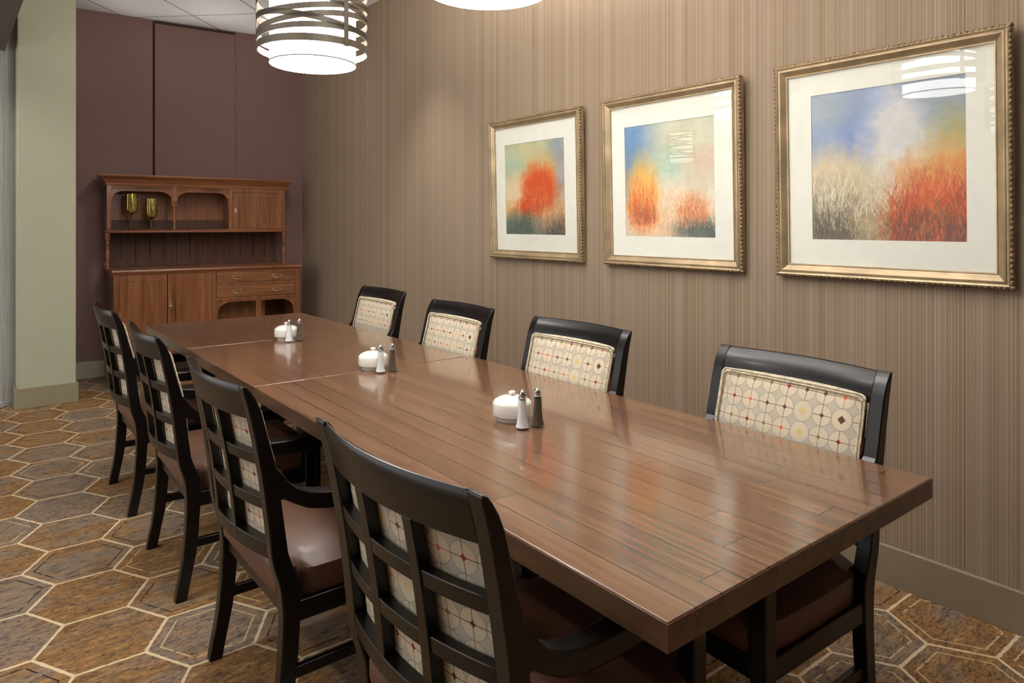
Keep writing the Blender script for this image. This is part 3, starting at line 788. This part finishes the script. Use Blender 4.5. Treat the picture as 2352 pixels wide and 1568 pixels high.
# ================================================================== condiments
def sugar_bowl(loc, label):
    t = thing('sugar_bowl', label, 'sugar bowl', loc, 0, 'lidded sugar bowls')
    n = 48
    MB().lathe([(.042, 0), (.047, .000), (.049, .003), (.0495, .007), (.047, .009), (.056, .013), (.0625, .019), (.0638, .024), (.0638, .0555), (.0625, .0595), (.057, .0655), (.053, .0665), (.051, .060), (.056, .030), (.04, .012), (.0001, .011)], n).build('bowl', M['ceramic'], t, smooth=True, angle=28)
    l = MB(); l.lathe([(.0525, .0645), (.0530, .0668), (.0500, .0705), (.0400, .0750), (.0260, .0782), (.0120, .0796), (.0065, .0800), (.0055, .0825), (.0090, .0855), (.0118, .0890), (.0105, .0928), (.0050, .0950), (.0001, .0955)], n)
    l.lathe([(.048, .065), (.0001, .0652)], n)
    l.build('lid', M['ceramic'], t, smooth=True, angle=40)
    return t
def shaker(loc, label, fill, name, cat):
    t = thing(name, label, cat, loc, 0, 'glass shakers with chrome caps')
    k = 8; n = 32
    outer = [(.018, .0), (.0245, .001), (.0252, .006), (.0222, .011), (.0188, .018), (.0164, .030), (.0148, .055), (.0138, .080), (.0138, .090), (.0120, .093), (.0115, .096)]
    MB().lathe(outer + [(.0095, .096), (.0125, .0905), (.0140, .055), (.0160, .030), (.0180, .018), (.0208, .0105), (.0212, .006), (.0001, .0055)], n).build('glass_body', M['shaker_glass'], t, smooth=True, angle=60)
    MB().lathe([(.0001, .0060), (.0205, .0065), (.0190, .0115), (.0170, .0200), (.0150, .0330), (.0134, .0560), (.0124, .0800), (.0120, .0900), (.0001, .0910)], n).build(fill + '_fill', M[fill], t, smooth=True, angle=60)
    MB().lathe([(.0134, .0950), (.0136, .0975), (.0110, .0985), (.0110, .1020), (.0104, .1030), (.0110, .1040), (.0108, .1085), (.0092, .1140), (.0060, .1185), (.0028, .1205), (.0030, .1230), (.0001, .1245)], n).build('cap', M['chrome'], t, smooth=True, angle=35)
    return t
sets = [((1.438, 1.746), (1.398, 1.647), (1.4535, 1.638), 'nearest the camera on the long table', 'of the set nearest the camera'),
        ((1.468, 2.745), (1.454, 2.652), (1.509, 2.649), 'on the middle of the tables, at the first seam', 'of the middle set on the tables'),
        ((1.473, 3.752), (1.450, 3.655), (1.510, 3.660), 'on the tables farthest from the camera, near the dresser', 'of the set farthest from the camera')]
b0 = s0 = q0 = None
for B, S_, Q, lb, ls in sets:
    if b0 is None:
        b0 = sugar_bowl((*B, .7602), 'white lidded sugar bowl ' + lb)
        s0 = shaker((*S_, .7602), 'white-filled salt shaker ' + ls, 'salt', 'salt_shaker', 'salt shaker')
        q0 = shaker((*Q, .7602), 'brown-filled pepper shaker ' + ls, 'pepper', 'pepper_shaker', 'pepper shaker')
    else:
        copy_thing(b0, (*B, .7602), 0, 'white lidded sugar bowl ' + lb)
        copy_thing(s0, (*S_, .7602), 0, 'white-filled salt shaker ' + ls)
        copy_thing(q0, (*Q, .7602), 0, 'brown-filled pepper shaker ' + ls)

# ================================================================== dresser
CA = math.atan2(6.533 - 6.654, 2.723 - 1.11); CL = (1.11, 6.654, 0)
D = thing('dresser', 'antique mahogany dresser with arched open shelf, standing against the plum wall', 'dresser', CL, CA)
W = 1.6175; DB = .575  # width along x, depth along +y
cab, cabh, cabd = M['cab'], M['cab_h'], M['cab_dark']
# worktop with moulded edge
m = MB(); m.prism([(.0, .988), (.004, .998), (.010, 1.0), (DB, 1.0), (DB, .965), (.022, .955), (.016, .962), (.014, .968), (.004, .975)], 0, 0, W)
m.build('worktop', cabh, D, smooth=True, angle=30)
# lower carcase
m = MB()
m.box(.012, .040, .022, DB - .01, .27, .958)           # left side
m.box(W - .040, W - .012, .022, DB - .01, .27, .958)   # right side
m.box(.800, .830, .022, DB - .01, .27, .958)           # divider
m.box(.04, W - .04, DB - .03, DB - .012, .25, .958)    # back
m.box(.02, W - .02, .03, DB - .02, .25, .275)          # pot board
m.box(.012, .060, .020, .045, .27, .958); m.box(.800, .832, .020, .045, .27, .958); m.box(1.556, W - .012, .020, .045, .27, .958)
m.box(.060, .800, .020, .045, .27, .30); m.box(.060, .800, .020, .045, .953, .960)
m.box(.832, 1.556, .020, .045, .945, .960); m.box(.832, 1.556, .020, .045, .826, .850); m.box(.832, 1.556, .020, .045, .690, .714)
m.build('carcase', cab, D, bevel=.002)
# doors
def panel_door(x0, x1, z0, z1, y, rail=.058, raised=.006, fw=.020):
    m = MB()
    m.box(x0, x0 + rail, y, y + fw, z0, z1); m.box(x1 - rail, x1, y, y + fw, z0, z1)
    m.box(x0 + rail, x1 - rail, y, y + fw, z1 - rail * .9, z1); m.box(x0 + rail, x1 - rail, y, y + fw, z0, z0 + rail)
    a, b, c_, e = x0 + rail, x1 - rail, z0 + rail, z1 - rail * .9
    r = []
    for o, yy in ((0, y + .002), (.003, y + .006), (.004, y + .0195), (.011, y + .0195), (.012, y + .015), (.044, y + .006), (.047, y + .0045)):
        r.append([(a + o, yy, c_ + o), (b - o, yy, c_ + o), (b - o, yy, e - o), (a + o, yy, e - o)])
    m.loft(r); return m
dl = panel_door(.061, .425, .302, .951, .019).build('door', cab, D, bevel=.0015)
dr = panel_door(.432, .797, .302, .951, .019).build('door', cab, D, bevel=.0015)
MB().lathe([(.013, 0), (.013, .004), (.005, .006), (.004, .016), (.009, .02), (.011, .026), (.006, .031), (.0001, .032)], 16).build('knob', M['brass'], dr, smooth=True)
kn = dr.children[0]; kn.rotation_euler = (PI / 2, 0, 0); kn.location = (.456, .018, .668)
MB().box(.448, .464, .015, .0195, .640, .712).build('escutcheon', M['brass'], dr, bevel=.003)
hg = MB(); hg.tube([(.061, .016, z) for z in (.55, .57, .60, .63, .65)], [.002, .004, .004, .004, .002], 8); hg.build('hinge', M['brass'], dl, smooth=True)
# drawers
for z0, z1, w_ in ((.852, .944, 0), (.716, .824, 1)):
    d_ = MB().box(.836, 1.552, .018, .06, z0, z1).build('drawer', cabh, D, bevel=.004)
    for xc in (1.012, 1.376):
        zc = (z0 + z1) / 2 + .008; h_ = MB()
        h_.tube([(xc - .036, .012, zc), (xc - .036, .002, zc - .004), (xc - .030, -.004, zc - .018), (xc, -.006, zc - .022), (xc + .030, -.004, zc - .018), (xc + .036, .002, zc - .004), (xc + .036, .012, zc)], .0032, 8)
        h_.box(xc - .050, xc - .024, .0145, .018, zc - .008, zc + .012); h_.box(xc + .024, xc + .050, .0145, .018, zc - .008, zc + .012); h_.box(xc - .026, xc + .026, .0155, .018, zc - .002, zc + .014)
        h_.build('pull', M['brass'], d_, smooth=True, angle=30)
# kneehole arch
def arch_board(x0, x1, ztop, zspring, zfoot, y0, y1, drop=.10, n=14, foot=.035):
    """board with a flattened arch cut from below"""
    pts = [(x0, zfoot), (x0, ztop), (x1, ztop), (x1, zfoot), (x1 - foot, zfoot)]
    for i in range(n + 1):
        a = PI / 2 * i / n; pts.append((x1 - foot - (drop) * (1 - math.cos(a)), zspring - drop * .9 + drop * .9 * math.sin(a)))
    for i in range(n + 1):
        a = PI / 2 * (1 - i / n); pts.append((x0 + foot + drop * (1 - math.cos(a)), zspring - drop * .9 + drop * .9 * math.sin(a)))
    pts.append((x0 + foot, zfoot)); return pts
def arch_mesh(x0, x1, ztop, zspring, zfoot, y0, y1, drop, foot):
    m = MB(); n = 14; cols = []
    xs = [x0, x0 + foot] + [x0 + foot + drop * (1 - math.cos(PI / 2 * i / n)) for i in range(1, n + 1)]
    zl = [zfoot, zfoot] + [zspring - drop * .8 * (1 - math.sin(PI / 2 * i / n)) for i in range(1, n + 1)]
    zl[1] = zspring - drop * .8
    left = list(zip(xs, zl)); right = [(x0 + x1 - x, z) for x, z in reversed(left)]
    allp = left + right
    # column strips
    strips = [(x0, zfoot), (x0 + foot, zfoot)] + left[1:] + right[:-1] + [(x1 - foot, zfoot), (x1, zfoot)]
    rings = [[(x, y0, z), (x, y0, ztop), (x, y1, ztop), (x, y1, z)] for x, z in strips]
    return m.loft(rings)
arch_mesh(.832, 1.556, .694, .675, .40, .026, .044, .13, .012).build('arched_apron', cab, D)
MB().box(1.19, 1.235, .03, .044, .275, .69).build('apron_slat', cab, D, bevel=.002)
MB().box(.84, 1.33, .24, .262, .275, .958).build('inner_panel', cab, D, bevel=.002)
# turned feet
def turned(prof_h): return prof_h
for fx, fy in ((.030, .050), (W - .030, .050), (.022, DB - .035), (W - .022, DB - .035), (.815, .050)):
    f_ = MB(); f_.lathe([(.026, 0), (.028, .01), (.028, .03), (.018, .045), (.023, .06), (.029, .10), (.032, .15), (.026, .185), (.018, .195), (.026, .205), (.018, .215), (.030, .235), (.030, .255)], 20, (fx, fy, 0))
    f_.build('leg', cab, D, smooth=True, angle=40)
# upper hutch (front plane at y = HY)
HY = .30; HB = .56; U0, U1 = -.012, 1.545
m = MB()
m.box(U0, U0 + .030, HY, HB, 1.345, 1.745); m.box(U1 - .030, U1, HY, HB, 1.345, 1.745); m.box(1.010, 1.034, HY, HB, 1.345, 1.745)
m.box(U0, U1, HB - .015, HB, 1.0, 1.05); m.box(U0, U1, HY, HB, 1.70, 1.745)
m.box(U0, U0 + .034, HY - .004, HY + .02, 1.345, 1.745); m.box(U1 - .034, U1, HY - .004, HY + .02, 1.345, 1.745); m.box(1.006, 1.038, HY - .004, HY + .02, 1.345, 1.745)
m.box(1.038, U1 - .03, HY - .004, HY + .02, 1.700, 1.745); m.box(1.038, U1 - .03, HY - .004, HY + .02, 1.340, 1.350)
m.build('hutch_case', cab, D, bevel=.002)
MB().box(U0 + .02, U1 - .02, HB - .012, HB, 1.34, 1.73).build('hutch_back', cab, D)
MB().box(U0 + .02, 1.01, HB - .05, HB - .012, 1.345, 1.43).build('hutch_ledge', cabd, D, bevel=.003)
arch_mesh(U0 + .032, .515, 1.745, 1.690, 1.56, HY, HY + .018, .10, .008).build('arch', cabh, D)
arch_mesh(.545, 1.008, 1.745, 1.690, 1.56, HY, HY + .018, .10, .008).build('arch', cabh, D)
m = MB(); m.box(.510, .552, HY - .006, HY + .03, 1.60, 1.745); m.build('corbel', cab, D, bevel=.006)
m = MB(); m.lathe([(.016, 0), (.018, .008), (.011, .02), (.009, .05), (.0125, .09), (.013, .16), (.010, .21), (.017, .222), (.012, .232), (.017, .25), (.020, .262)], 20, (.530, HY + .012, 1.342)); m.build('column_turning', cab, D, smooth=True, angle=40)
hd = panel_door(1.040, U1 - .035, 1.352, 1.698, HY - .006, .055).build('door', cab, D, bevel=.0015)
MB().box(1.060, 1.074, HY - .0095, HY - .005, 1.505, 1.545).build('keyhole_plate', M['bone'], hd, bevel=.003)
# shelf and cornice
m = MB(); m.prism([(HY - .022, 1.322), (HY - .018, 1.330), (HY - .022, 1.338), (HY - .012, 1.345), (HB, 1.345), (HB, 1.316), (HY - .012, 1.314)], 0, U0 - .012, U1 + .010); m.build('shelf', cabh, D, smooth=True, angle=30)
pc = [(HY - .004, 1.735), (HY - .010, 1.745), (HY - .012, 1.760), (HY - .024, 1.772), (HY - .032, 1.790), (HY - .050, 1.806), (HY - .058, 1.812), (HY - .062, 1.822), (HY - .058, 1.832)]
m = MB(); rings = []
def cring(side):
    out = []
    for y, z in pc:
        e = HY - y; x = (U0 - e) if side < 0 else (U1 + e); out.append((x, y, z))
    return out
lb_ = [(x, HB, z) for x, _, z in cring(-1)]; rb_ = [(x, HB, z) for x, _, z in cring(1)]
def closed(r, inx):
    return r + [(inx, r[-1][1] if r[-1][1] >= HB else HY + .01, 1.832), (inx, r[-1][1] if r[-1][1] >= HB else HY + .01, 1.735)]
m.loft([closed(lb_, U0 + .01), closed(cring(-1), U0 + .01), closed(cring(1), U1 - .01), closed(rb_, U1 - .01)])
m.box(U0, U1, HY, HB, 1.745, 1.830)
m.build('cornice', cabh, D, smooth=True, angle=25)
# boarded back between worktop and shelf
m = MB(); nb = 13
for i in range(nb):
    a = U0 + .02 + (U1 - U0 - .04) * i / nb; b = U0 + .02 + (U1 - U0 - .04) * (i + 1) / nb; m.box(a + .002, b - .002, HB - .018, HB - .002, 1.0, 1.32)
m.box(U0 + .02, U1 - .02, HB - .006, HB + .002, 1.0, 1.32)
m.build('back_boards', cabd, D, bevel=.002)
for fx in (U0 + .006, U1 - .010):
    f_ = MB(); f_.lathe([(.020, 0), (.020, .012), (.012, .02), (.018, .03), (.010, .042), (.012, .07), (.017, .12), (.018, .15), (.011, .175), (.018, .19), (.010, .20), (.019, .225), (.012, .24), (.020, .262), (.022, .30), (.022, .316)], 20, (fx, HY + .01, 1.0))
    f_.build('baluster', cab, D, smooth=True, angle=40)

# goblets on the dresser shelf
def cab_pt(u, w): c_, s_ = math.cos(CA), math.sin(CA); return (CL[0] + u * c_ - w * s_, CL[1] + u * s_ + w * c_)
def goblet(u, w, k, label):
    x, y = cab_pt(u, w)
    t = thing('candle_goblet', label, 'goblet', (x, y, 1.3455), 0, 'gold glass goblets on the dresser')
    MB().lathe([(.032 * k, 0), (.034 * k, .004), (.020 * k, .010), (.008, .020), (.006, .035), (.010, .045), (.006, .055), (.009, .070), (.005, .085), (.009, .105), (.006, .12 * k), (.011, .135 * k), (.020, .142 * k)], 24).build('stem', M['goldstem'], t, smooth=True, angle=50)
    z = .140 * k
    MB().lathe([(.012, z), (.030, z + .008), (.046, z + .020), (.052, z + .034), (.053, z + .07), (.053, z + .13), (.051, z + .180), (.048, z + .180), (.050, z + .13), (.046, z + .03), (.001, z + .016)], 32).build('bowl', M['goldglass'], t, smooth=True, angle=50)
    return t
goblet(.186, HY + .05, 1.0, 'taller gold glass candle goblet, left of the pair on the dresser shelf')
goblet(.346, HY + .05, .72, 'shorter gold glass candle goblet, right of the pair on the dresser shelf')

# ================================================================== light
def spot(loc, tgt, energy, size, col=(1, .97, .92), blend=.6, r=.06):
    l = bpy.data.lights.new('downlight_or_fill', 'SPOT'); l.energy = energy; l.spot_size = math.radians(size); l.spot_blend = blend; l.shadow_soft_size = r; l.color = col
    o = bpy.data.objects.new('downlight_or_fill', l); C.objects.link(o); o.location = loc
    o.rotation_euler = (Vector(tgt) - Vector(loc)).to_track_quat('-Z', 'Y').to_euler(); return o
spot((2.30, 4.45, ZC - .02), (2.66, 4.45, 0), 115, 62, blend=.9)
spot((1.9, 4.6, ZC - .02), (1.9, 7.1, 1.2), 90, 110, blend=1.0, r=.2)  # added fill that brightens the dresser and plum wall
for _y in (2.6, 4.6, 6.4): spot((-1.3, _y, ZC - .02), (-.9, _y, 0), 150, 150, blend=1.0, r=.12)  # added fill over the aisle, makes up for weaker ambient light
for _u in (.38, 1.22):
    _x, _y = cab_pt(_u, .44); spot((_x, _y, 1.87), (_x, _y - .45, ZC), 25, 64, blend=1.0, r=.03)  # added uplights on the dresser top, only to brighten the ceiling
spot((-.25, 5.9, 2.70), (.10, 6.4, 0), 20, 130)  # added fill under the soffit to brighten the steel panel

w = bpy.data.worlds.new('world'); SC.world = w; w.use_nodes = True
w.node_tree.nodes['Background'].inputs[0].default_value = (1.0, .985, .97, 1); w.node_tree.nodes['Background'].inputs[1].default_value = 1.7

vs = SC.view_settings
SC.display_settings.display_device = 'sRGB'
vs.view_transform = 'Standard'; vs.look = 'None'; vs.gamma = 1.0; vs.use_curve_mapping = False; vs.exposure = 0.0
